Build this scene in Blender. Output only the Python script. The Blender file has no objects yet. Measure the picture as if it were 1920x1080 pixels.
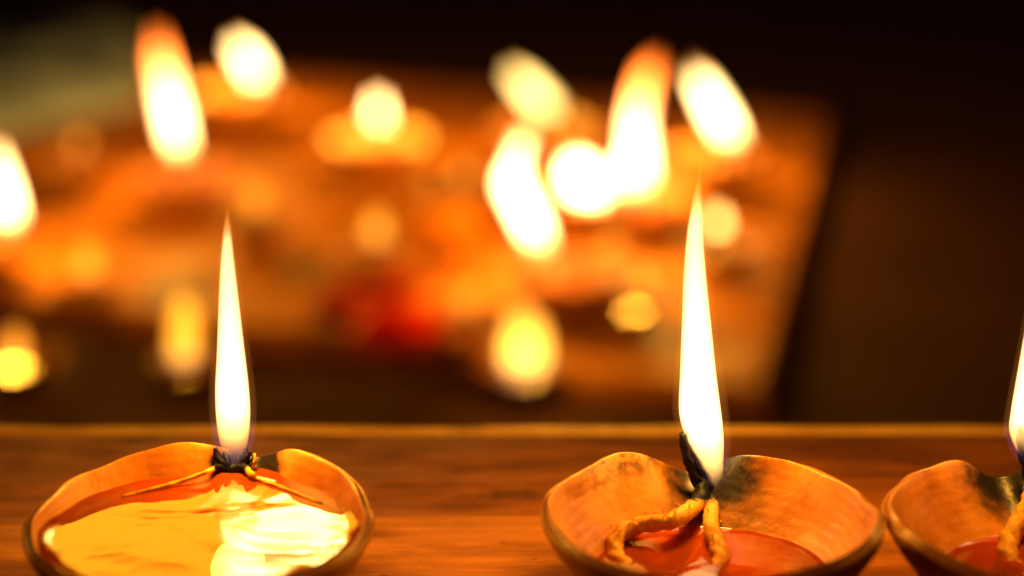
import bpy, math, random
from mathutils import Vector, Matrix, noise

# ------------------------------------------------------------------ camera
scene = bpy.context.scene
R = math.radians
LENS, SENSOR = 95.0, 36.0
FPX = 1920 * LENS / SENSOR
CAM = Vector((0.0, -0.5174, 0.2393))
PITCH = R(17.7)
cam_data = bpy.data.cameras.new('camera')
cam = bpy.data.objects.new('camera', cam_data)
scene.collection.objects.link(cam)
cam.location = CAM
cam.rotation_euler = (R(90) - PITCH, 0, 0)
cam_data.lens = LENS
cam_data.sensor_width = SENSOR
cam_data.clip_start = 0.01
cam_data.clip_end = 100
cam_data.dof.use_dof = True
cam_data.dof.focus_distance = 0.585
cam_data.dof.aperture_fstop = 5.1
cam_data.dof.aperture_blades = 7
cam_data.dof.aperture_rotation = R(12)
scene.camera = cam

# ------------------------------------------------------------------ world and exposure
world = bpy.data.worlds.new('World')
scene.world = world
world.use_nodes = True
wbg = world.node_tree.nodes['Background']
wbg.inputs[0].default_value = (1.0, 0.55, 0.28, 1)
wbg.inputs[1].default_value = 0.012
scene.view_settings.view_transform = 'Standard'
scene.view_settings.look = 'None'
scene.view_settings.exposure = 0
scene.view_settings.gamma = 1
cy = scene.cycles
cy.use_denoising = True
try:
    cy.denoiser = 'OPENIMAGEDENOISE'
except Exception:
    pass
cy.use_adaptive_sampling = False
cy.max_bounces = 8
cy.transparent_max_bounces = 48
cy.sample_clamp_indirect = 4
cy.caustics_reflective = False
cy.caustics_refractive = False


# ------------------------------------------------------------------ added area lights
def area(name, loc, target, sx, sy, power, col, spread=180):
    l = bpy.data.lights.new(name, 'AREA')
    l.shape = 'RECTANGLE'
    l.size, l.size_y = sx, sy
    l.energy = power
    l.color = col
    l.spread = R(spread)
    o = bpy.data.objects.new(name, l)
    scene.collection.objects.link(o)
    o.location = loc
    o.rotation_euler = (Vector(target) - Vector(loc)).to_track_quat('-Z', 'Y').to_euler()
    return o



# ------------------------------------------------------------------ pixel helpers
def ray(px, py):
    d = Vector(((px - 960) / FPX, 1.0, -(py - 540) / FPX))
    c, s = math.cos(PITCH), math.sin(PITCH)
    return Vector((d.x, d.y * c + d.z * s, -d.y * s + d.z * c))

def on_z(px, py, z):
    d = ray(px, py)
    return CAM + d * ((z - CAM.z) / d.z)

def on_y(px, py, y):
    d = ray(px, py)
    return CAM + d * ((y - CAM.y) / d.y)

def px_size(y_world):          # metres per pixel at a depth
    return (y_world - CAM.y) / math.cos(PITCH) / FPX


# unseen area lights added up behind the ledge for the full lamp to mirror
def mirror_spot(px, py, y_light):
    p = on_z(px, py, 0.0245)
    d = (p - CAM).normalized()
    d.z = -d.z
    return p + d * ((y_light - p.y) / d.y), p

_b, _p = mirror_spot(345, 985, 1.0)
area('warm_oil_fill', _b, _p, 0.30, 0.075, 0.20, (1.0, 0.39, 0.012), 120)
_b, _p = mirror_spot(345, 1062, 0.99)
area('amber_oil_fill', _b, _p, 0.32, 0.11, 0.19, (1.0, 0.32, 0.006), 120)
_b, _p = mirror_spot(560, 1015, 0.97)
area('oil_highlight_fill', _b, _p, 0.070, 0.030, 0.10, (1.0, 0.66, 0.20), 120)  # small light added for the white patch on the oil
# soft warm overhead fill, unseen, added to brighten rims and ledge
area('overhead_fill', (0.0, -0.15, 0.95), (0.0, 0.05, 0.0), 0.5, 0.3, 1.2, (1.0, 0.44, 0.06))


# ------------------------------------------------------------------ materials
def new_mat(name):
    m = bpy.data.materials.new(name)
    m.use_nodes = True
    nt = m.node_tree
    for n in list(nt.nodes):
        if n.type != 'OUTPUT_MATERIAL' and n.type != 'BSDF_PRINCIPLED':
            nt.nodes.remove(n)
    return m, nt, nt.nodes['Principled BSDF'], nt.nodes['Material Output']

def nd(nt, t, **kw):
    n = nt.nodes.new(t)
    for k, v in kw.items():
        if k.startswith('i_'):
            key = k[2:]
            n.inputs[int(key) if key.isdigit() else key].default_value = v
        else:
            setattr(n, k, v)
    return n

def math_n(nt, op, a, b=None, clamp=False):
    n = nd(nt, 'ShaderNodeMath', operation=op)
    n.use_clamp = clamp
    for i, v in enumerate((a, b)):
        if v is None:
            continue
        if isinstance(v, (int, float)):
            n.inputs[i].default_value = v
        else:
            nt.links.new(v, n.inputs[i])
    return n.outputs[0]

def ramp(nt, fac, stops, mode='LINEAR'):
    n = nd(nt, 'ShaderNodeValToRGB')
    cr = n.color_ramp
    cr.interpolation = mode
    while len(cr.elements) < len(stops):
        cr.elements.new(0.5)
    for e, (p, c) in zip(cr.elements, stops):
        e.position = p
        e.color = c if len(c) == 4 else (*c, 1)
    nt.links.new(fac, n.inputs[0])
    return n.outputs[0]

def mix(nt, fac, a, b, mode='MIX'):
    n = nd(nt, 'ShaderNodeMix', data_type='RGBA', blend_type=mode)
    for sock, v in ((n.inputs[0], fac), (n.inputs[6], a), (n.inputs[7], b)):
        if isinstance(v, (int, float)):
            sock.default_value = v
        elif isinstance(v, (tuple, list)):
            sock.default_value = v if len(v) == 4 else (*v, 1)
        else:
            nt.links.new(v, sock)
    return n.outputs[2]

def coords(nt, scale=(1, 1, 1), loc=(0, 0, 0), which='Object'):
    tc = nd(nt, 'ShaderNodeTexCoord')
    mp = nd(nt, 'ShaderNodeMapping')
    mp.inputs['Scale'].default_value = scale
    mp.inputs['Location'].default_value = loc
    nt.links.new(tc.outputs[which], mp.inputs[0])
    return mp.outputs[0]

def noise_n(nt, vec, scale, detail=4, rough=0.55, dist=0.0):
    n = nd(nt, 'ShaderNodeTexNoise')
    n.inputs['Scale'].default_value = scale
    n.inputs['Detail'].default_value = detail
    n.inputs['Roughness'].default_value = rough
    n.inputs['Distortion'].default_value = dist
    nt.links.new(vec, n.inputs['Vector'])
    return n.outputs[0]

def bump(nt, bsdf, height, strength, dist):
    b = nd(nt, 'ShaderNodeBump')
    b.inputs['Strength'].default_value = strength
    b.inputs['Distance'].default_value = dist
    nt.links.new(height, b.inputs['Height'])
    nt.links.new(b.outputs[0], bsdf.inputs['Normal'])

def clay_material(name, soot=1.0, soot_r=0.017, offset=0.0, lip_soot=0.0, spout_z=0.017, soot_x=0.0, tone=1.0):
    m, nt, b, out = new_mat(name)
    v = coords(nt, loc=(offset, offset * 1.7, offset))
    raw = coords(nt)
    n1 = noise_n(nt, v, 45, 5, 0.6)
    n2 = noise_n(nt, v, 260, 4, 0.6)
    base = ramp(nt, n1, [(0.28, (0.34, 0.095, 0.010)), (0.50, (0.62, 0.225, 0.020)), (0.72, (0.80, 0.35, 0.040))])
    base = mix(nt, math_n(nt, 'MULTIPLY', n2, 0.35), base, (0.22, 0.06, 0.014))
    if tone < 1:
        base = mix(nt, 1.0, base, (tone, tone, tone), 'MULTIPLY')
    # soot left by the flame round the pouring lip
    dist = nd(nt, 'ShaderNodeVectorMath', operation='DISTANCE')
    nt.links.new(raw, dist.inputs[0])
    dist.inputs[1].default_value = (soot_x, 0.036 - abs(soot_x) * 0.35, spout_z + 0.002)
    nz = noise_n(nt, v, 130, 5, 0.65)
    d = math_n(nt, 'ADD', dist.outputs['Value'], math_n(nt, 'MULTIPLY', math_n(nt, 'SUBTRACT', nz, 0.5), 0.018))
    k = nd(nt, 'ShaderNodeMapRange', interpolation_type='SMOOTHSTEP')
    nt.links.new(d, k.inputs[0])
    k.inputs[1].default_value = soot_r * 0.35
    k.inputs[2].default_value = soot_r * 1.15
    k.inputs[3].default_value = soot
    k.inputs[4].default_value = 0.0
    col = mix(nt, k.outputs[0], base, (0.012, 0.008, 0.007))
    if lip_soot > 0:                        # mottled smoke stain along the rear of the rim
        sep = nd(nt, 'ShaderNodeSeparateXYZ')
        nt.links.new(raw, sep.inputs[0])
        a = nd(nt, 'ShaderNodeMapRange'); nt.links.new(sep.outputs[1], a.inputs[0])
        a.inputs[1].default_value = 0.010; a.inputs[2].default_value = 0.027
        c2 = nd(nt, 'ShaderNodeMapRange'); nt.links.new(sep.outputs[2], c2.inputs[0])
        c2.inputs[1].default_value = 0.017; c2.inputs[2].default_value = 0.0235
        c3 = nd(nt, 'ShaderNodeMapRange'); nt.links.new(sep.outputs[0], c3.inputs[0])
        c3.inputs[1].default_value = 0.006; c3.inputs[2].default_value = -0.006
        nn = ramp(nt, noise_n(nt, v, 330, 6, 0.7), [(0.40, (0, 0, 0)), (0.60, (1, 1, 1))])
        w = math_n(nt, 'MULTIPLY', math_n(nt, 'MULTIPLY', a.outputs[0], c2.outputs[0]),
                   math_n(nt, 'MULTIPLY', c3.outputs[0], lip_soot))
        w = math_n(nt, 'MULTIPLY', w, nn)
        col = mix(nt, w, col, (0.035, 0.014, 0.008))
    nt.links.new(col, b.inputs['Base Color'])
    rg = ramp(nt, n1, [(0.3, (0.24,) * 3), (0.7, (0.46,) * 3)])
    nt.links.new(rg, b.inputs['Roughness'])
    b.inputs['Specular IOR Level'].default_value = 0.4
    wv = nd(nt, 'ShaderNodeTexWave', wave_type='BANDS', bands_direction='Z')
    wv.inputs['Scale'].default_value = 160
    wv.inputs['Distortion'].default_value = 2.5
    wv.inputs['Detail'].default_value = 3
    nt.links.new(v, wv.inputs['Vector'])
    h = math_n(nt, 'ADD', math_n(nt, 'MULTIPLY', n2, 0.9), math_n(nt, 'MULTIPLY', wv.outputs[1], 0.10))
    bump(nt, b, h, 0.5, 0.0006)
    return m

def oil_material(name, tint, ripple=0.0, rscale=40.0, rdist=0.0015, cloud=(0.75, 0.28, 0.1)):
    """clear oil: mirrors by the dielectric's reflectance, lets tinted light through"""
    m, nt, b, out = new_mat(name)
    nt.nodes.remove(b)
    v = coords(nt)
    tr = nd(nt, 'ShaderNodeBsdfTransparent')
    c = mix(nt, noise_n(nt, v, 60, 3), tuple(x * 0.8 for x in tint), tint)
    nt.links.new(c, tr.inputs[0])
    gl = nd(nt, 'ShaderNodeBsdfGlossy')
    gl.inputs['Roughness'].default_value = 0.03
    fr = nd(nt, 'ShaderNodeFresnel', i_IOR=1.47)
    ms = nd(nt, 'ShaderNodeMixShader')
    nt.links.new(fr.outputs[0], ms.inputs[0])
    df = nd(nt, 'ShaderNodeBsdfDiffuse')          # the oil is slightly cloudy
    nt.links.new(mix(nt, 1.0, c, cloud, 'MULTIPLY'), df.inputs[0])
    m2 = nd(nt, 'ShaderNodeMixShader', i_0=0.38)
    nt.links.new(tr.outputs[0], m2.inputs[1])
    nt.links.new(df.outputs[0], m2.inputs[2])
    nt.links.new(m2.outputs[0], ms.inputs[1])
    nt.links.new(gl.outputs[0], ms.inputs[2])
    nt.links.new(ms.outputs[0], out.inputs[0])
    if ripple > 0:
        bp = nd(nt, 'ShaderNodeBump')
        bp.inputs['Strength'].default_value = ripple
        bp.inputs['Distance'].default_value = rdist
        nt.links.new(noise_n(nt, v, rscale, 2.2, 0.42, 0.8), bp.inputs['Height'])
        nt.links.new(bp.outputs[0], gl.inputs['Normal'])
    return m

def wick_material(name, tip, char_r):
    """cotton wick: burnt black within char_r of the tip (object space), oil-soaked cotton further down"""
    m, nt, b, out = new_mat(name)
    v = coords(nt)
    dist = nd(nt, 'ShaderNodeVectorMath', operation='DISTANCE')
    nt.links.new(v, dist.inputs[0])
    dist.inputs[1].default_value = tip
    nz = noise_n(nt, v, 500, 4, 0.6)
    d = math_n(nt, 'ADD', dist.outputs['Value'], math_n(nt, 'MULTIPLY', math_n(nt, 'SUBTRACT', nz, 0.5), 0.005))
    k = nd(nt, 'ShaderNodeMapRange', interpolation_type='SMOOTHSTEP')
    nt.links.new(d, k.inputs[0])
    k.inputs[1].default_value = char_r * 0.86
    k.inputs[2].default_value = char_r * 1.06
    k.inputs[3].default_value = 1
    k.inputs[4].default_value = 0
    cot = mix(nt, ramp(nt, noise_n(nt, v, 900, 5, 0.7), [(0.3, (0, 0, 0)), (0.7, (1, 1, 1))]), (0.55, 0.22, 0.02), (0.88, 0.46, 0.07))
    col = mix(nt, k.outputs[0], cot, (0.003, 0.003, 0.005))
    nt.links.new(col, b.inputs['Base Color'])
    b.inputs['Specular IOR Level'].default_value = 0.2
    b.inputs['Roughness'].default_value = 0.5
    bump(nt, b, noise_n(nt, v, 1800, 3, 0.6), 0.6, 0.0004)
    return m

def flame_material(name, strength, tip_start=0.8, tip_col=(1.0, 0.22, 0.02), tip_str=0.12, body=(1.0, 0.64, 0.24)):
    m = bpy.data.materials.new(name)
    m.use_nodes = True
    nt = m.node_tree
    nt.nodes.clear()
    out = nd(nt, 'ShaderNodeOutputMaterial')
    tc = nd(nt, 'ShaderNodeTexCoord')
    sep = nd(nt, 'ShaderNodeSeparateXYZ')
    nt.links.new(tc.outputs['Object'], sep.inputs[0])
    z = sep.outputs[2]
    st = ramp(nt, z, [(0.0, (0.004,) * 3), (0.035, (0.02,) * 3), (0.07, (0.12,) * 3), (0.12, (0.45,) * 3),
                      (0.2, (1,) * 3), (tip_start, (1,) * 3), (0.5 + tip_start / 2, (tip_str * 1.8,) * 3), (1.0, (tip_str * 0.7,) * 3)])
    co = ramp(nt, z, [(0.0, (0.3, 0.3, 1.0)), (0.035, (0.9, 0.45, 0.3)), (0.07, (1, 0.48, 0.08)), (0.15, (1, 0.55, 0.14)),
                      (0.25, body), (tip_start, body), (0.5 + tip_start / 2, tuple(p * 0.15 + q * 0.85 for p, q in zip(body, tip_col))), (1.0, tip_col)])
    em = nd(nt, 'ShaderNodeEmission')
    nt.links.new(co, em.inputs[0])
    nt.links.new(math_n(nt, 'MULTIPLY', st, strength), em.inputs[1])
    nt.links.new(em.outputs[0], out.inputs['Volume'])
    return m

def wood_material(name, dark, light, rough=0.42, offset=0.0, stains_and_shade=()):
    m, nt, b, out = new_mat(name)
    v = coords(nt, scale=(1, 9, 9), loc=(offset, offset * 3.1, 0))
    raw = coords(nt)
    grain = noise_n(nt, v, 14, 6, 0.62, 0.6)
    fine = noise_n(nt, coords(nt, scale=(1, 30, 30), loc=(offset, offset, 0)), 24, 5, 0.65, 0.2)
    blot = noise_n(nt, coords(nt, scale=(1, 2.0, 1), loc=(offset * 2, 0, 0)), 26, 5, 0.6)
    c = ramp(nt, grain, [(0.3, dark), (0.62, light)])
    c = mix(nt, math_n(nt, 'MULTIPLY', fine, 0.5), c, dark)
    c = mix(nt, ramp(nt, blot, [(0.45, (0, 0, 0)), (0.72, (0.75,) * 3)]), c, tuple(x * 0.35 for x in dark))
    speck = ramp(nt, noise_n(nt, coords(nt, scale=(1, 2.5, 1), loc=(offset, 0, 0)), 150, 4, 0.6), [(0.66, (0, 0, 0)), (0.74, (0.8,) * 3)])
    c = mix(nt, speck, c, tuple(x * 0.2 for x in dark))
    for (x, y, rx, ry, amt) in stains_and_shade:
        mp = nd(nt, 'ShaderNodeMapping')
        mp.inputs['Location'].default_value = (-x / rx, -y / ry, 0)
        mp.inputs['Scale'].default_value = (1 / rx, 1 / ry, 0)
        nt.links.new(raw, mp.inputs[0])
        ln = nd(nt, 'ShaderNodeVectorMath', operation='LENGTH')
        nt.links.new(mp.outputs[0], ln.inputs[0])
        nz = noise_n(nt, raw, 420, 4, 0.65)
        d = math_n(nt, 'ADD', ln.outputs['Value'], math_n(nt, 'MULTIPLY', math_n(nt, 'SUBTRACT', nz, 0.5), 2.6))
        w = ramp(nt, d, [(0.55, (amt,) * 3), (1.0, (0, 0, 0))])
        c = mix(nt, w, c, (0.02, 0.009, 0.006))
    nt.links.new(c, b.inputs['Base Color'])
    b.inputs['Specular IOR Level'].default_value = 0.22
    nt.links.new(ramp(nt, blot, [(0.3, (rough * 0.75,) * 3), (0.7, (min(1, rough * 1.5),) * 3)]), b.inputs['Roughness'])
    h = math_n(nt, 'ADD', math_n(nt, 'MULTIPLY', fine, 0.8), grain)
    bump(nt, b, h, 0.45, 0.0009)
    return m

def plain(name, col, rough=0.6, var=0.3, scale=30, spec=0.5, metallic=0.0):
    m, nt, b, out = new_mat(name)
    v = coords(nt)
    c = mix(nt, noise_n(nt, v, scale, 5, 0.6), tuple(x * (1 - var) for x in col), tuple(min(1, x * (1 + var)) for x in col))
    nt.links.new(c, b.inputs['Base Color'])
    b.inputs['Roughness'].default_value = rough
    b.inputs['Specular IOR Level'].default_value = spec
    b.inputs['Metallic'].default_value = metallic
    bump(nt, b, noise_n(nt, v, scale * 6, 4, 0.6), 0.3, 0.001)
    return m


# ------------------------------------------------------------------ mesh helpers
def mesh_obj(name, verts, faces, mat, parent=None, smooth=True, link=True):
    me = bpy.data.meshes.new(name)
    me.from_pydata([tuple(v) for v in verts], [], faces)
    me.validate()
    me.update()
    if smooth:
        me.polygons.foreach_set('use_smooth', [True] * len(me.polygons))
    if mat:
        me.materials.append(mat)
    o = bpy.data.objects.new(name, me)
    scene.collection.objects.link(o)
    if parent:
        o.parent = parent
    return o

def empty(name, loc=(0, 0, 0), rz=0.0, scale=1.0):
    o = bpy.data.objects.new(name, None)
    o.empty_display_size = 0.01
    scene.collection.objects.link(o)
    o.location = loc
    o.rotation_euler = (0, 0, rz)
    o.scale = (scale,) * 3
    return o

def tag(o, label, cat, group=None):
    o['label'] = label
    o['category'] = cat
    if group:
        o['group'] = group

def catmull(pts, n):
    P = [Vector(p) for p in pts]
    P = [P[0] * 2 - P[1]] + P + [P[-1] * 2 - P[-2]]
    out = []
    for i in range(1, len(P) - 2):
        a, b, c, d = P[i - 1:i + 3]
        for k in range(n):
            t = k / n
            out.append(0.5 * ((2 * b) + (c - a) * t + (2 * a - 5 * b + 4 * c - d) * t * t + (3 * b - a - 3 * c + d) * t ** 3))
    out.append(P[-2])
    return out

def tube(pts, radii, seg=14, n=8, twist=0.0, rough=0.0, seed=0):
    """swept tube: returns verts, faces; twist/rough give a spun-cotton surface"""
    path = catmull(pts, n)
    rr = catmull([(r, 0, 0) for r in radii], n)
    verts, faces = [], []
    prev = None
    L = 0
    for i, p in enumerate(path):
        t = (path[min(i + 1, len(path) - 1)] - path[max(i - 1, 0)]).normalized()
        if prev is None:
            u = t.orthogonal().normalized()
        else:
            u = (prev - t * prev.dot(t)).normalized()
            L += (p - path[i - 1]).length
        prev = u
        w = t.cross(u)
        r0 = max(rr[i].x, 0.00015)
        for k in range(seg):
            a = 2 * math.pi * k / seg
            r = r0 * (1 + 0.10 * math.cos(3 * a + L * twist)) + rough * noise.noise(Vector((p.x * 700 + seed, p.y * 700 + 2 * a, p.z * 700)))
            verts.append(p + (u * math.cos(a) + w * math.sin(a)) * r)
    m = len(path)
    for i in range(m - 1):
        for k in range(seg):
            faces.append((i * seg + k, i * seg + (k + 1) % seg, (i + 1) * seg + (k + 1) % seg, (i + 1) * seg + k))
    faces.append(tuple(range(seg))[::-1])
    faces.append(tuple((m - 1) * seg + k for k in range(seg)))
    return verts, faces


# ------------------------------------------------------------------ clay lamp bowl
PROFILE = [(0.0, 0.0045), (0.010, 0.0047), (0.017, 0.0062), (0.0225, 0.0093), (0.0272, 0.0140), (0.0308, 0.0195),
           (0.0322, 0.0230), (0.0328, 0.0247), (0.0332, 0.0252), (0.0336, 0.0248), (0.0339, 0.0243), (0.0343, 0.0243), (0.0347, 0.0245),
           (0.0350, 0.0238), (0.0347, 0.0224), (0.0333, 0.0195), (0.0296, 0.0145), (0.0248, 0.0085), (0.0208, 0.0035),
           (0.0190, 0.0008), (0.0182, 0.0), (0.0, 0.0)]

def spout_shape(th, spec):
    """gaussian pinch at +Y: returns weight"""
    d = (th - math.pi / 2 + math.pi) % (2 * math.pi) - math.pi
    return math.exp(-(d / spec['width']) ** 2)

def bowl_mesh(name, mat, parent, seed, spec, seg=112, sub=4):
    rnd = random.Random(seed)
    ph = [rnd.uniform(0, 6.28) for _ in range(8)]
    prof = catmull([(r, 0, z) for r, z in PROFILE], sub)
    verts, faces = [], []
    rows = []
    for p in prof:
        r, z = max(p.x, 0.0), max(p.z, 0.0)
        row = []
        h = min(1, max(0, (z - 0.006) / 0.019)) ** 1.3
        for k in range(seg):
            th = 2 * math.pi * k / seg
            w = spout_shape(th, spec)
            rr = r * (1 + 0.010 * math.sin(2 * th + ph[0]) + 0.006 * math.sin(3 * th + ph[1]) + 0.004 * math.sin(5 * th + ph[2]))
            zz = z + h * (0.0007 * math.sin(2 * th + ph[3]) + 0.0004 * math.sin(3 * th + ph[4]) + 0.00025 * math.sin(7 * th + ph[5]) + spec['tilt'] * math.sin(th + spec['tph']))
            rr *= 1 + 0.07 * h * max(0.0, math.sin(th)) ** 2          # the bowl lengthens towards its lip
            rr += h * w * spec['push']
            zz -= h * w * spec['dip']
            x, y = rr * math.cos(th), rr * math.sin(th)
            nn = noise.noise(Vector((x * 95 + seed, y * 95, zz * 95))) * 0.0008 * (0.3 + h)
            x += nn * math.cos(th); y += nn * math.sin(th)
            zz += 0.6 * nn * h
            row.append(len(verts))
            verts.append((x, y, max(zz, 0)))
        rows.append(row)
    for i in range(len(rows) - 1):
        a, b = rows[i], rows[i + 1]
        for k in range(seg):
            k2 = (k + 1) % seg
            if i == 0:
                faces.append((a[0], b[k2], b[k])) if False else faces.append((a[k], a[k2], b[k2], b[k]))
            else:
                faces.append((a[k], a[k2], b[k2], b[k]))
    # merge the two degenerate centre rows
    o = mesh_obj(name, verts, faces, mat, parent)
    import bmesh
    bm = bmesh.new(); bm.from_mesh(o.data)
    bmesh.ops.remove_doubles(bm, verts=bm.verts, dist=1e-5)
    bmesh.ops.recalc_face_normals(bm, faces=bm.faces)
    bm.to_mesh(o.data); bm.free()
    return o

def inner_radius(z):
    pts = PROFILE[:9]
    for (r0, z0), (r1, z1) in zip(pts, pts[1:]):
        if z0 <= z <= z1:
            return r0 + (r1 - r0) * (z - z0) / (z1 - z0)
    return pts[-1][0]

def oil_mesh(name, mat, parent, z, spec, wave=0.0, seed=0, seg=96, rings=22):
    R0 = inner_radius(z)
    h = min(1, max(0, (z - 0.006) / 0.019)) ** 1.3
    verts, faces = [(0, 0, z)], []
    for j in range(1, rings + 1):
        t = j / rings
        for k in range(seg):
            th = 2 * math.pi * k / seg
            rr = (R0 + 0.0006 + h * spout_shape(th, spec) * spec['push'] * 0.6) * (1 + 0.07 * h * max(0.0, math.sin(th)) ** 2) * t
            men = 0.00055 * max(0, (t - 0.93) / 0.07) ** 2          # meniscus climbing the clay
            x, y = rr * math.cos(th), rr * math.sin(th)
            wv = wave * noise.noise(Vector((x * 60 + seed, y * 90, seed * 3.3)))
            verts.append((x, y, z + men + wv))
    for k in range(seg):
        faces.append((0, 1 + k, 1 + (k + 1) % seg))
    for j in range(rings - 1):
        for k in range(seg):
            a = 1 + j * seg
            faces.append((a + k, a + seg + k, a + seg + (k + 1) % seg, a + (k + 1) % seg))
    return mesh_obj(name, verts, faces, mat, parent)

def flame_mesh(name, stations, mat, parent, base, flat=0.8, seg=28):
    """stations: world-space (centre Vector, half width) from base to tip; built in unit-height local space"""
    H = stations[-1][0].z - stations[0][0].z
    cs = catmull([s[0] for s in stations], 8)
    ws = catmull([(s[1], 0, 0) for s in stations], 8)
    verts, faces = [], []
    for c, w in zip(cs, ws):
        for k in range(seg):
            a = 2 * math.pi * k / seg
            r = max(w.x, 0.00005)
            verts.append(((c.x - base.x + r * math.cos(a)) / H, (c.y - base.y + r * flat * math.sin(a)) / H, (c.z - base.z) / H))
    m = len(cs)
    for i in range(m - 1):
        for k in range(seg):
            faces.append((i * seg + k, i * seg + (k + 1) % seg, (i + 1) * seg + (k + 1) % seg, (i + 1) * seg + k))
    faces.append(tuple(range(seg))[::-1])
    faces.append(tuple((m - 1) * seg + k for k in range(seg)))
    o = mesh_obj(name, verts, faces, mat)
    o.parent = parent
    o.matrix_parent_inverse = Matrix.Identity(4)
    pm = Matrix.LocRotScale(parent.location, parent.rotation_euler, parent.scale)
    o.matrix_local = pm.inverted() @ (Matrix.Translation(base) @ Matrix.Scale(H, 4))
    return o

def flame_light(parent, pos, power, col, radius=0.006):
    l = bpy.data.lights.new('flame_light', 'POINT')
    l.energy = power
    l.color = col
    l.shadow_soft_size = radius
    o = bpy.data.objects.new('flame_light', l)
    scene.collection.objects.link(o)
    o.parent = parent
    pm = Matrix.LocRotScale(parent.location, parent.rotation_euler, parent.scale)
    o.matrix_local = pm.inverted() @ Matrix.Translation(pos)
    return o

LIGHT = (1.0, 0.415, 0.018)

# ------------------------------------------------------------------ structure: ledge, floor, low platform
Z_FLOOR = -0.151
Z_BOARD = -0.140
stone = plain('floor_stone', (0.060, 0.024, 0.010), 0.9, 0.4, 12, spec=0.05)
floor = mesh_obj('floor', [(-6, -3, Z_FLOOR), (6, -3, Z_FLOOR), (6, 9, Z_FLOOR), (-6, 9, Z_FLOOR)], [(0, 1, 2, 3)], stone, smooth=False)
floor['kind'] = 'structure'

def bevel_box(name, x0, x1, y0, y1, z0, z1, bev, mat, parent=None, segs=4, cuts=0, wob=0.0):
    import bmesh
    bm = bmesh.new()
    bmesh.ops.create_cube(bm, size=1)
    for v in bm.verts:
        v.co = Vector(((x0 + x1) / 2 + v.co.x * (x1 - x0), (y0 + y1) / 2 + v.co.y * (y1 - y0), (z0 + z1) / 2 + v.co.z * (z1 - z0)))
    if cuts:
        es = [e for e in bm.edges if abs((e.verts[0].co - e.verts[1].co).x) > 1e-6]
        bmesh.ops.subdivide_edges(bm, edges=es, cuts=cuts, use_grid_fill=True)
        for v in bm.verts:
            if v.co.z > (z0 + z1) / 2:
                v.co.z += wob * noise.noise(Vector((v.co.x * 25, v.co.y * 8, 3)))
                v.co.y += 1.2 * wob * noise.noise(Vector((v.co.x * 30, v.co.y * 8, 9)))
    be = [e for e in bm.edges if e.is_manifold and e.calc_face_angle(0) > 0.6]
    bmesh.ops.bevel(bm, geom=be, offset=bev, segments=segs, affect='EDGES', profile=0.5)
    me = bpy.data.meshes.new(name)
    bm.to_mesh(me); bm.free()
    me.polygons.foreach_set('use_smooth', [True] * len(me.polygons))
    me.materials.append(mat)
    o = bpy.data.objects.new(name, me)
    scene.collection.objects.link(o)
    if parent:
        o.parent = parent
    return o

y_back = on_z(960, 800, 0).y
y_seam = on_z(850, 962, 0.0026).y
print('ledge back', y_back, 'seam', y_seam)
step_mat = plain('step_plaster', (0.12, 0.05, 0.03), 0.8, 0.3, 20)
ledge = bevel_box('ledge', -0.7, 0.7, -0.35, y_back - 0.012, Z_FLOOR, -0.0255, 0.004, step_mat)
ledge['kind'] = 'structure'
st1 = on_z(838, 812, 0); st2 = on_z(255, 822, 0); st3 = on_z(960, 930, 0)
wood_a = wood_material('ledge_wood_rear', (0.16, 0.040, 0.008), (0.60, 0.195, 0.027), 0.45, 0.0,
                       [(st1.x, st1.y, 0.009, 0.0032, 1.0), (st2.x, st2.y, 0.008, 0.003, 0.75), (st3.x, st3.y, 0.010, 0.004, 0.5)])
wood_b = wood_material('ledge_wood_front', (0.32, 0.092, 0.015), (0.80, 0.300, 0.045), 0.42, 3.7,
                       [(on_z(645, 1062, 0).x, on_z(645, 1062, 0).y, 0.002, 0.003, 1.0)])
y_highlight = on_z(960, 809, 0).y
edge_highlight_mat = wood_material('edge_highlight_wood', (0.75, 0.38, 0.08), (0.90, 0.58, 0.16), 0.35, 5.1, [(st1.x + 0.004, st1.y + 0.003, 0.006, 0.002, 0.45)])
bevel_box('edge_highlight', -0.7, 0.7, y_highlight, y_back, -0.025, 0.0008, 0.0016, edge_highlight_mat, ledge, 3, 80, 0.0006)  # added strip: the back-edge highlight put into a pale wood colour
bevel_box('plank', -0.7, 0.7, y_seam + 0.0006, y_highlight - 0.0004, -0.025, 0.0, 0.0028, wood_a, ledge, 4, 60, 0.0008)
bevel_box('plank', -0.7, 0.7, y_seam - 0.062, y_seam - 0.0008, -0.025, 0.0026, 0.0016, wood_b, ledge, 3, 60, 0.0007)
bevel_box('plank', -0.7, 0.7, y_seam - 0.13, y_seam - 0.0632, -0.025, 0.0022, 0.0016, wood_b, ledge, 3, 60, 0.0007)

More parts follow.
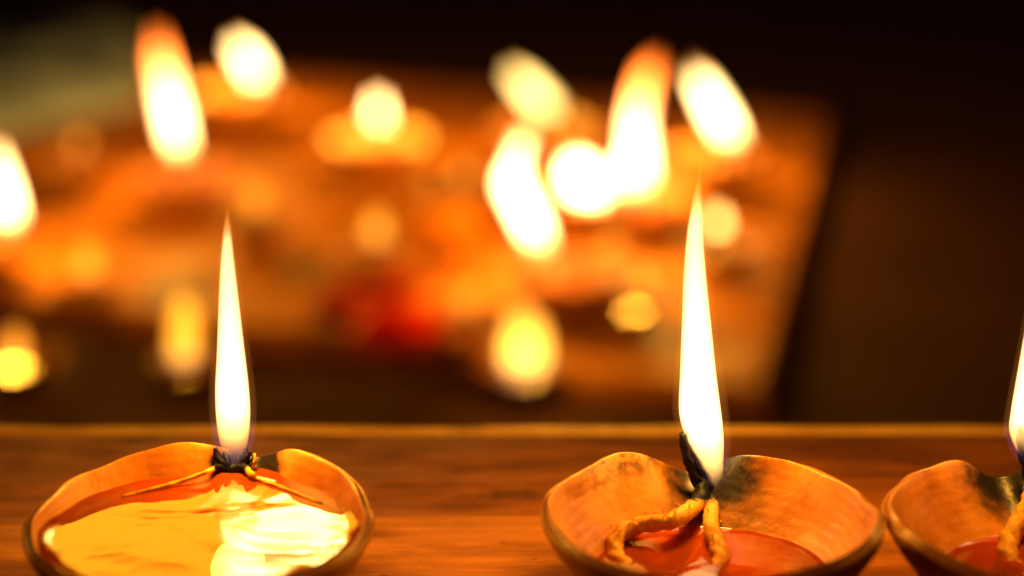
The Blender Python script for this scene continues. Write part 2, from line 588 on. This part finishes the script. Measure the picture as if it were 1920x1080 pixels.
# low platform whose right side runs askew behind the ledge
fl, fr, br, bl = on_z(-420, 500, Z_BOARD), on_z(1440, 738, Z_BOARD), on_z(1566, 212, Z_BOARD), on_z(-420, 70, Z_BOARD)
def slab(name, quad, z0, z1, mat, inset=0.004):
    vs = []
    c = sum(quad, Vector()) / 4
    for z, s in ((z0, 0), (z1 - inset, 0), (z1, inset)):
        for q in quad:
            d = (c - q); d.z = 0
            p = q + d.normalized() * s * 1.4
            vs.append((p.x, p.y, z))
    fs = [(3, 2, 1, 0), (8, 9, 10, 11)]
    for r in (0, 4):
        for k in range(4):
            fs.append((r + k, r + (k + 1) % 4, r + 4 + (k + 1) % 4, r + 4 + k))
    return mesh_obj(name, vs, fs, mat, smooth=False)
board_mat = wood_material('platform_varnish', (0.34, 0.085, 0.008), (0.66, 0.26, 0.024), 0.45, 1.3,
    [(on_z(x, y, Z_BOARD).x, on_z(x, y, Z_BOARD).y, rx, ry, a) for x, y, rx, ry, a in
     ((330, 545, .022, .035, .9), (560, 500, .016, .03, .75), (110, 370, .03, .03, .8), (900, 590, .016, .02, .7), (1110, 610, .02, .025, .75), (640, 330, .02, .03, .6), (1290, 640, .02, .03, .55))])  # dark blots: shade among the lamps, and mottling, painted into the wood
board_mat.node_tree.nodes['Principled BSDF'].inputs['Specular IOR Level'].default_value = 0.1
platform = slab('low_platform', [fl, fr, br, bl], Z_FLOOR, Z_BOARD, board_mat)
tag(platform, 'low ochre wooden platform with slanting side, blurred behind the ledge', 'platform')

# ------------------------------------------------------------------ foreground lamps
def P(px, py, z):
    return on_z(px, py, z + 0.002)      # the lamps stand on the front plank, 2 mm up

def strand(name, pts, radii, mat, parent, seed, under=None):
    """pts in world space -> tube in the lamp's local space"""
    pm = Matrix.LocRotScale(parent.location, parent.rotation_euler, parent.scale).inverted()
    v, f = tube([pm @ p for p in pts], radii, seg=18, n=9, twist=1500, rough=0.00022, seed=seed)
    return mesh_obj(name, v, f, mat, under or parent)

def local(parent, p):
    return Matrix.LocRotScale(parent.location, parent.rotation_euler, parent.scale).inverted() @ p

# --- lamp brim-full of oil (wick tip about px 435,860)
c1 = P(376, 974, 0.0255); c1.z = 0.0028
spec1 = dict(width=0.19, push=0.0045, dip=0.0052, tilt=0.0024, tph=0.0)
lamp1 = empty('oil_lamp', c1, rz=R(-10.5), scale=1.0)
tag(lamp1, 'clay oil lamp brimming with glossy yellow oil on the plank ledge', 'oil lamp', 'lit clay lamps on the ledge')
clay1 = clay_material('clay_full', 1.0, 0.012, 0.3, 0.0, 0.020)
bowl_mesh('bowl', clay1, lamp1, 3, spec1)
oil1 = oil_material('oil_full', (0.90, 0.36, 0.04), 0.17, 55, 0.0012)
oil_mesh('oil', oil1, lamp1, 0.0217, spec1, 0.00010, 2)
w1 = P(432, 882, 0.0225)
tip1 = w1 + Vector((0.0, 0.0, 0.006))
wm1 = wick_material('wick_full', local(lamp1, w1 + Vector((0, 0, 0.002))), 0.0055)
Y1 = w1.y
wick1 = strand('wick', [on_y(470, 846, Y1), on_y(456, 864, Y1), on_y(438, 880, Y1), on_y(410, 876, Y1 - .001), P(386, 886, 0.0246), P(330, 905, 0.0234), P(270, 921, 0.0228), P(228, 932, 0.0224)],
               [0.0004, 0.0011, 0.0016, 0.0009, 0.0005, 0.00045, 0.0004, 0.0003], wm1, lamp1, 1)
strand('strand', [on_y(404, 840, Y1), on_y(408, 858, Y1), on_y(425, 878, Y1), on_y(455, 876, Y1 - .001), P(472, 889, 0.0238), P(485, 899, 0.0228), P(520, 911, 0.0228), P(603, 945, 0.0224)],
       [0.0004, 0.0010, 0.0015, 0.0009, 0.0006, 0.00045, 0.0004, 0.0003], wm1, lamp1, 2, wick1)
for q_, (xa, ya, xb, yb) in enumerate([(392, 856, 408, 880), (420, 846, 428, 880), (448, 852, 444, 884), (478, 850, 466, 882), (462, 838, 452, 878)]):
    strand('strand', [on_y(xa, ya, Y1 + 0.0008), on_y((xa + xb) / 2 + 2, (ya + yb) / 2, Y1), on_y(xb, yb, Y1 - 0.0006)], [0.0003, 0.0008, 0.0011], wm1, lamp1, 20 + q_, wick1)

def fg_flame(parent, pts, Y, mat, flat=0.8):
    st = [(on_y(x, y, Y), hw * px_size(Y)) for x, y, hw in pts]
    fl = flame_mesh('flame', st, mat, parent, st[0][0].copy(), flat)
    n = len(st) - 1
    H = st[-1][0] - st[0][0]
    st2 = [(c + H * (0.03 * (i / n) - 0.012 * (1 - i / n)), w * 1.28 + 7 * px_size(Y) * (1 - 0.6 * i / n)) for i, (c, w) in enumerate(st)]
    mn = flame_mesh('mantle', st2, mantle_mat, parent, st2[0][0].copy(), flat)
    ml = mn.matrix_local.copy()
    mn.parent = fl
    mn.matrix_local = fl.matrix_local.inverted() @ ml
    return fl

mantle_mat = bpy.data.materials.new('flame_mantle')
mantle_mat.use_nodes = True
_nt = mantle_mat.node_tree
_nt.nodes.clear()
_out = nd(_nt, 'ShaderNodeOutputMaterial')
_tc = nd(_nt, 'ShaderNodeTexCoord')
_sp = nd(_nt, 'ShaderNodeSeparateXYZ')
_nt.links.new(_tc.outputs['Object'], _sp.inputs[0])
_em = nd(_nt, 'ShaderNodeEmission')
_nt.links.new(ramp(_nt, _sp.outputs[2], [(0.0, (0.10, 0.09, 0.5)), (0.10, (0.28, 0.13, 0.45)), (0.2, (0.9, 0.30, 0.06)), (0.9, (1.0, 0.28, 0.02)), (1.0, (0.2, 0.05, 0.0))]), _em.inputs[0])
_em.inputs[1].default_value = 20
_nt.links.new(_em.outputs[0], _out.inputs['Volume'])

fm_front = flame_material('flame_front', 950, 0.86, (1.0, 0.30, 0.02), 0.25)
fg_flame(lamp1, [(438, 872, 10), (439, 852, 21), (438, 820, 29), (437, 775, 33), (435, 725, 32), (433, 665, 27), (430, 590, 21), (427, 510, 14.5), (426, 445, 8.5), (426, 408, 4.5), (427, 382, 0.8)], Y1, fm_front)
flame_light(lamp1, on_y(434, 690, Y1), 0.15, LIGHT)

# --- half-empty lamp with the two-legged wick
c2 = P(1336, 963, 0.0255); c2.z = 0.0028
spec2 = dict(width=0.205, push=0.0055, dip=0.0085, tilt=0.0003, tph=0.0)
lamp2 = empty('oil_lamp', c2, rz=R(3.0))
tag(lamp2, 'half-empty clay oil lamp with thick twisted cotton wick and sooty lip', 'oil lamp', 'lit clay lamps on the ledge')
clay2 = clay_material('clay_sooty', 1.0, 0.0165, 1.1, 0.85, 0.0175, 0.0045)
bowl_mesh('bowl', clay2, lamp2, 11, spec2)
oil2 = oil_material('oil_low', (0.85, 0.36, 0.06), 0.4, 80, 0.001)
oil_mesh('oil', oil2, lamp2, 0.0108, spec2, 0.0001, 5)
Y2 = c2.y + 0.0355
tip2 = on_y(1281, 815, Y2)
wm2 = wick_material('wick_low', local(lamp2, on_y(1300, 850, Y2)), 0.0118)
wick2 = strand('wick', [on_y(1281, 812, Y2), on_y(1288, 850, Y2), on_y(1303, 890, Y2), on_y(1316, 915, Y2 - .001), on_y(1306, 945, Y2 - .006), P(1262, 975, 0.0165), P(1200, 985, 0.0150), P(1160, 1003, 0.0138), P(1152, 1040, 0.0112), P(1178, 1066, 0.0100), P(1215, 1085, 0.0090)],
               [0.0010, 0.0012, 0.0014, 0.0017, 0.0018, 0.0018, 0.0018, 0.0018, 0.0019, 0.0018, 0.0013], wm2, lamp2, 4)
strand('strand', [on_y(1290, 832, Y2), on_y(1308, 870, Y2), on_y(1330, 915, Y2), on_y(1335, 945, Y2 - .003), P(1333, 985, 0.0148), P(1344, 1020, 0.0128), P(1352, 1050, 0.0112), P(1338, 1078, 0.0095)],
       [0.0006, 0.0010, 0.0014, 0.0016, 0.0017, 0.0018, 0.0018, 0.0014], wm2, lamp2, 7, wick2)
def fibres(path, mat, lamp, under, n, seed, rad=0.0017):
    rnd = random.Random(seed)
    pm = Matrix.LocRotScale(lamp.location, lamp.rotation_euler, lamp.scale).inverted()
    pts = catmull(path, 12)
    V, F = [], []
    for _ in range(n):
        i = rnd.randrange(2, len(pts) - 3)
        p = pts[i]
        t = (pts[i + 1] - p).normalized()
        d = Vector((rnd.gauss(0, 1), rnd.gauss(0, 1), rnd.gauss(0.5, 1))); d = (d - t * d.dot(t)).normalized()
        L = rnd.uniform(0.001, 0.0028)
        q = [p + d * rad * 0.8, p + d * (rad + L * 0.35) + t * L * 0.5, p + d * (rad + L * 0.5) + t * L * rnd.uniform(0.6, 1.3)]
        v, f = tube([pm @ a for a in q], [0.00011, 0.00009, 0.00005], 4, 2)
        k = len(V); V += v; F += [tuple(a + k for a in g) for g in f]
    o = mesh_obj('loose_fibres', V, F, mat, under)
    o['kind'] = 'stuff'

fibres([on_y(1306, 945, Y2 - .006), P(1262, 975, 0.0165), P(1200, 985, 0.0150), P(1160, 1003, 0.0138), P(1152, 1040, 0.0112)], wm2, lamp2, wick2, 22, 5)
fibres([on_y(1335, 945, Y2 - .003), P(1333, 985, 0.0148), P(1344, 1020, 0.0128), P(1352, 1050, 0.0112)], wm2, lamp2, wick2, 10, 6)
fg_flame(lamp2, [(1352, 950, 5), (1345, 915, 12), (1335, 872, 22), (1323, 825, 35), (1313, 775, 40.5), (1309, 700, 34.5), (1306, 610, 28), (1303, 520, 21.5), (1303, 440, 15), (1307, 375, 9), (1311, 335, 4), (1313, 290, 0.8)], Y2,
         flame_material('flame_tall', 950, 0.82, (1.0, 0.30, 0.02), 0.25))
flame_light(lamp2, on_y(1308, 660, Y2), 0.165, LIGHT)

# --- lamp cut by the picture's edge
c3 = P(1984, 972, 0.0255); c3.z = 0.0028
spec3 = dict(width=0.21, push=0.005, dip=0.0075, tilt=0.0003, tph=2.0)
lamp3 = empty('oil_lamp', c3, rz=R(6))
tag(lamp3, 'clay oil lamp with dark reddish bowl standing beside the half-empty lamp', 'oil lamp', 'lit clay lamps on the ledge')
clay3 = clay_material('clay_red', 1.0, 0.014, 2.3, 0.0, 0.018)
bowl_mesh('bowl', clay3, lamp3, 29, spec3)
oil_mesh('oil', oil2, lamp3, 0.0105, spec3, 0.0001, 9)
Y3 = c3.y + 0.0355
wm3 = wick_material('wick_edge', local(lamp3, on_y(1925, 835, Y3)), 0.0095)
wick3 = strand('wick', [on_y(1917, 800, Y3), on_y(1921, 840, Y3), on_y(1934, 880, Y3), on_y(1938, 915, Y3 - .001), P(1932, 945, 0.0175), P(1915, 975, 0.0150), P(1893, 1010, 0.0125), P(1890, 1045, 0.0105), P(1905, 1075, 0.0090)],
               [0.0012, 0.0017, 0.0021, 0.0022, 0.0022, 0.0022, 0.0022, 0.0021, 0.0016], wm3, lamp3, 14)
fg_flame(lamp3, [(1942, 880, 10), (1932, 850, 24), (1925, 810, 33), (1926, 770, 31), (1933, 700, 26), (1941, 620, 20), (1946, 540, 13), (1949, 470, 7), (1950, 420, 0.8)], Y3,
         flame_material('flame_edge', 950, 0.86, (1.0, 0.30, 0.02), 0.25))
flame_light(lamp3, on_y(1932, 660, Y3), 0.10, LIGHT)

# ------------------------------------------------------------------ lamps out of focus on the platform
BG_SCALE = 0.78
bg_clay = clay_material('clay_far', 0.9, 0.022, 4.0, 0.0, 0.018, 0.0, 0.6)
bg_oil = oil_material('oil_far', (0.8, 0.4, 0.08), 0.35, 60, 0.0015)
bg_spec = dict(width=0.28, push=0.0055, dip=0.0065, tilt=0.0004, tph=1.0)
bg_wick_mat = wick_material('wick_far', (0, 0.0365, 0.022), 0.007)
fm_far = flame_material('flame_far', 2300, 0.80, (1.0, 0.25, 0.015), 0.12, (1.0, 0.60, 0.20))
fm_far_red = flame_material('flame_far_red', 2100, 0.46, (1.0, 0.15, 0.003), 0.45, (1.0, 0.60, 0.20))
fm_far_dim = flame_material('flame_far_dim', 640, 0.85, (1.0, 0.4, 0.04), 0.5, (1.0, 0.62, 0.17))
fm_spot = flame_material('glow_spot', 300, 0.8, (1.0, 0.30, 0.02), 0.4, (1.0, 0.36, 0.02))
fm_spot_red = flame_material('glow_spot_red', 330, 0.8, (1.0, 0.2, 0.02), 0.3, (1.0, 0.30, 0.02))
fm_spot_pale = flame_material('glow_spot_pale', 1500, 0.8, (1.0, 0.4, 0.05), 0.3, (1.0, 0.54, 0.12))
fm_reflection = flame_material('reflection_glow', 300, 0.45, (1.0, 0.30, 0.02), 0.25, (1.0, 0.47, 0.05))
proto = {}

# spine of each flame in photo pixels: (x, y, half width), lamp heading (direction from bowl centre to lip), material, label
S, T = 0.78, 0.5
def disc(x, y, w):
    return [(x, y + w * 1.6, w * 0.45), (x, y + w * 0.9, w * 0.95), (x, y, w), (x, y - w, w * 0.6), (x, y - w * 1.7, 1)]
fm_spot_dim = flame_material('glow_spot_dim', 170, 0.8, (1.0, 0.25, 0.01), 0.4, (1.0, 0.33, 0.015))
FAR = [  # half-scale lamps are added, standing in for reflections and glow spots
    ('pale flame half out of view', [(20, 432, 10), (15, 410, 23), (6, 360, 23), (-4, 300, 12), (-12, 250, 1)], 40, fm_far, 1.0, S),
    ('tall leaning flame tipped red', [(342, 305, 8), (338, 282, 18), (327, 225, 21), (314, 165, 19), (303, 110, 17), (296, 66, 8), (294, 50, 1)], 100, fm_far_red, 1.0, S),
    ('short slanted flame beyond the tall leaning one', [(488, 158, 8), (482, 145, 18), (466, 112, 18), (450, 85, 12), (442, 68, 1)], 60, fm_far, 0.8, S),
    ('small round flame standing alone', [(712, 240, 8), (711, 228, 14), (709, 205, 14), (708, 184, 8), (708, 172, 1)], 90, fm_far, 0.7, S),
    ('dim cream leaning flame', [(1034, 222, 8), (1022, 202, 24), (998, 172, 26), (972, 140, 18), (960, 124, 2)], 80, fm_far_dim, 0.4, S),
    ('tall bright bent flame', [(1020, 484, 8), (1010, 455, 22), (988, 398, 28), (962, 345, 25), (968, 300, 15), (984, 255, 11), (990, 215, 1)], 110, fm_far, 1.0, S),
    ('broad round flame beside the curling flame', [(1112, 384, 14), (1102, 360, 36), (1090, 330, 35), (1084, 300, 22), (1083, 282, 1)], 200, fm_far, 0.9, S),
    ('upright flame and curling orange-red tip', [(1170, 370, 22), (1178, 345, 42), (1194, 285, 25), (1194, 230, 20), (1202, 180, 19), (1216, 135, 17), (1228, 108, 6), (1232, 98, 1)], -15, fm_far_red, 1.0, S),
    ('bright slanted flame near the far corner', [(1378, 275, 8), (1370, 258, 20), (1347, 215, 22), (1322, 168, 17), (1303, 132, 8), (1297, 118, 1)], 50, fm_far, 0.9, S),
    ('added for the broad amber reflection under the tall bent flame', [(984, 712, 12), (985, 700, 36), (985, 670, 46), (985, 610, 38), (985, 535, 2)], -80, fm_reflection, 0.2, T),
    ('added for an amber flame reflection on the dark floor', [(344, 696, 8), (345, 678, 24), (345, 632, 28), (345, 580, 20), (345, 535, 1)], -100, fm_spot, 0.06, T),
    ('added for an orange flame reflection half out of view', [(28, 690, 7), (28, 676, 19), (28, 652, 21), (28, 624, 13), (28, 600, 1)], -90, fm_spot_red, 0.06, T),
    ('added for a yellow reflection before the curling flame', [(1205, 545, 6), (1205, 536, 13), (1205, 524, 14), (1205, 510, 8), (1205, 500, 1)], 60, fm_spot, 0.06, T),
    ('added for a pale yellow glow spot by the platform side', [(1345, 438, 6), (1345, 428, 14), (1345, 414, 15), (1345, 398, 9), (1345, 386, 1)], 90, fm_spot_pale, 0.06, T),
    ('added for an orange glow spot left of the bent flame', [(870, 342, 6), (870, 332, 13), (870, 320, 14), (870, 306, 8), (870, 296, 1)], 120, fm_spot, 0.06, T),
    ('added for a soft orange spot beside the lone round flame', disc(806, 332, 14), 100, fm_spot_dim, 0.06, T),
    ('added for a golden spot in front of the lone round flame', disc(706, 424, 20), 80, fm_spot, 0.06, T),
    ('added for an orange spot between two blurred tall flames', disc(482, 374, 17), 95, fm_spot_dim, 0.06, T),
    ('added for a wide amber spot near the half-seen pale flame', disc(165, 486, 24), 90, fm_spot_dim, 0.06, T),
    ('added for an amber spot below the curling red-tipped flame', disc(1150, 452, 18), 70, fm_spot_dim, 0.06, T),
    ('added for an amber spot near the vivid red blossom', disc(872, 560, 18), 85, fm_spot_dim, 0.06, T),
    ('added for a faint orange spot by the grey-green cloth', [(150, 292, 6), (150, 282, 12), (150, 270, 13), (150, 256, 8), (150, 246, 1)], 90, fm_spot_red, 0.06, T),
]
for i, (lab, pts, head, fmat, pw, sc) in enumerate(FAR):
    z_base = Z_FLOOR if pts[0][1] > 680 else Z_BOARD       # the three added for reflections stand on the floor before the platform
    z_lip = z_base + 0.0185 * sc
    x0, y0, _ = pts[0]
    base = on_z(x0, y0, z_lip + 0.004)
    rz = R(head - 90)
    dirv = Vector((math.cos(R(head)), math.sin(R(head)), 0))
    c = base - dirv * 0.0365 * sc
    c.z = z_base + 0.0005
    lamp = empty('oil_lamp', c, rz=rz, scale=sc)
    tag(lamp, 'blurred clay lamp, ' + lab, 'oil lamp', 'blurred lit lamps on the platform')
    if not proto:
        proto['bowl'] = bowl_mesh('bowl', bg_clay, lamp, 41, bg_spec, 64, 2)
        proto['oil'] = oil_mesh('oil', bg_oil, lamp, 0.0150, bg_spec, 0.0001, 3, 48, 10)
        v, f = tube([Vector(p) for p in ((0, 0.0375, 0.0235), (0, 0.0362, 0.0205), (0.001, 0.033, 0.0195), (0.0, 0.027, 0.0165), (-0.004, 0.018, 0.0148), (-0.012, 0.010, 0.0140))],
                    [0.0012, 0.0018, 0.002, 0.002, 0.002, 0.0014], 10, 5, 1400, 0.0003, 3)
        proto['wick'] = mesh_obj('wick', v, f, bg_wick_mat, lamp)
    else:
        for k in ('bowl', 'oil', 'wick'):
            o = proto[k].copy()
            scene.collection.objects.link(o)
            o.parent = lamp
    st = [(on_y(x, y, base.y), hw * px_size(base.y)) for x, y, hw in pts]
    flame_mesh('flame', st, fmat, lamp, st[0][0].copy(), 0.8, 20)
    mid = on_y(*[(pts[0][k] * 0.5 + pts[-1][k] * 0.5) for k in (0, 1)], base.y)
    if sc < 0.6:
        mid.z += 0.02
    flame_light(lamp, mid, 0.46 * pw, LIGHT)

# ------------------------------------------------------------------ flowers and cloth among the far lamps
def blossom(name, px, py, dia, mat, label, seed):
    """a full double blossom: rings of cupped petals round a hidden core"""
    rnd = random.Random(seed)
    root = on_z(px, py, Z_BOARD + dia * 0.28)
    root.z = Z_BOARD
    e = empty(name, root, rz=rnd.uniform(0, 6))
    r = dia / 2
    v, f = [], []
    for ring in range(7):
        t = ring / 6
        n = int(16 - 10 * t)
        for k in range(n):
            a = 2 * math.pi * (k + 0.5 * (ring % 2)) / n + rnd.uniform(-.12, .12)
            el = R(8 + 74 * t) + rnd.uniform(-.1, .1)
            out = Vector((math.cos(a), math.sin(a), 0)); up = Vector((0, 0, 1)); side = Vector((-math.sin(a), math.cos(a), 0))
            ln = r * (1.0 - 0.30 * t) * rnd.uniform(0.9, 1.08)
            w = r * 0.26 * (1.1 - 0.4 * t)
            d = out * math.cos(el) + up * math.sin(el)
            nrm = up * math.cos(el) - out * math.sin(el)
            o0 = up * r * 0.32
            b = len(v)
            for (s1, s2, s3) in ((0.1, 0.25, 0), (0.55, 0.9, 0.0), (0.85, 1.0, 0.10), (1.0, 0.55, 0.2)):
                p = o0 + d * ln * s1 + nrm * r * (s3 - 0.08)
                v += [p - side * w * s2 + nrm * r * 0.06, p, p + side * w * s2 + nrm * r * 0.06]
            for q in range(3):
                for h in range(2):
                    f.append((b + q * 3 + h, b + q * 3 + h + 1, b + q * 3 + 4 + h, b + q * 3 + 3 + h))
    for i_ in range(len(v)):
        v[i_].z = max(v[i_].z, 0.0005)
    mesh_obj('petals', v, f, mat, e)
    cv, cf = tube([Vector((0, 0, 0.0)), Vector((0, 0, r * 0.2)), Vector((0, 0, r * 0.45)), Vector((0, 0, r * 0.6))], [r * 0.12, r * 0.3, r * 0.38, r * 0.2], 12, 4)
    mesh_obj('flower_base', cv, cf, sepal, e)
    tag(e, label, 'flower', 'blurred flowers between the far lamps')

def petal(name, col):
    m, nt, b, out = new_mat(name)
    c = mix(nt, noise_n(nt, coords(nt), 60, 4), tuple(x * 0.75 for x in col), col)
    nt.links.new(c, b.inputs['Base Color'])
    b.inputs['Roughness'].default_value = 0.55
    tr = nd(nt, 'ShaderNodeBsdfTranslucent')
    nt.links.new(c, tr.inputs[0])
    ms = nd(nt, 'ShaderNodeMixShader', i_0=0.5)
    nt.links.new(b.outputs[0], ms.inputs[1]); nt.links.new(tr.outputs[0], ms.inputs[2])
    nt.links.new(ms.outputs[0], out.inputs[0])
    return m

sepal = plain('sepal_green', (0.10, 0.12, 0.03), 0.6)
orange_petal = petal('marigold_petal', (0.95, 0.42, 0.02))
red_petal = petal('red_petal', (0.95, 0.05, 0.010))
dark_red = petal('dark_red_petal', (0.62, 0.04, 0.006))
for n_, (nm, px, py, dia, mt, lab) in enumerate([
    ('red_flower', 748, 620, 0.042, red_petal, 'vivid red blurred blossom on the platform front, right of the darker red one'),
    ('red_flower', 645, 578, 0.032, dark_red, 'darker red blurred blossom on the platform beside the vivid red one'),
    ('red_flower', 748, 535, 0.026, dark_red, 'blurred deep red blossom just behind the vivid red one'),
    ('marigold', 840, 440, 0.045, orange_petal, 'blurred orange blossom close beside the tall bent flame on the platform'),
]):
    blossom(nm, px, py, dia, mt, lab, n_)

# rumpled grey-green cloth lying on the far corner of the platform
cl = [on_z(-300, 330, Z_BOARD), on_z(262, 200, Z_BOARD), on_z(285, 70, Z_BOARD), on_z(-300, 70, Z_BOARD)]
NV = 26
v, f = [], []
for layer in (1, 0):
    for j in range(NV):
        for i in range(NV):
            a, b = i / (NV - 1), j / (NV - 1)
            p = cl[0] * (1 - a) * (1 - b) + cl[1] * a * (1 - b) + cl[2] * a * b + cl[3] * (1 - a) * b
            z = 0.006 + 0.012 * (noise.noise(Vector((p.x * 14, p.y * 18, 1.0))) + 0.5)
            edge = min(a, 1 - a, b, 1 - b)
            z = 0.002 + max(0, z) * min(1, edge * 8)
            v.append((p.x, p.y, Z_BOARD + 0.001 + (z if layer else 0)))
def gi(l, i, j): return (0 if l else NV * NV) + j * NV + i
for j in range(NV - 1):
    for i in range(NV - 1):
        f.append((gi(1, i, j), gi(1, i + 1, j), gi(1, i + 1, j + 1), gi(1, i, j + 1)))
        f.append((gi(0, i, j), gi(0, i, j + 1), gi(0, i + 1, j + 1), gi(0, i + 1, j)))
for i in range(NV - 1):
    for (a, b) in (((i + 1, 0), (i, 0)), ((i, NV - 1), (i + 1, NV - 1)), ((0, i), (0, i + 1)), ((NV - 1, i + 1), (NV - 1, i))):
        f.append((gi(1, *a), gi(1, *b), gi(0, *b), gi(0, *a)))
cloth = mesh_obj('cloth', v, f, plain('cloth_grey_green', (0.28, 0.40, 0.85), 0.85, 0.4, 25))
tag(cloth, 'rumpled grey-green cloth, blurred, on the far end of the platform', 'cloth')
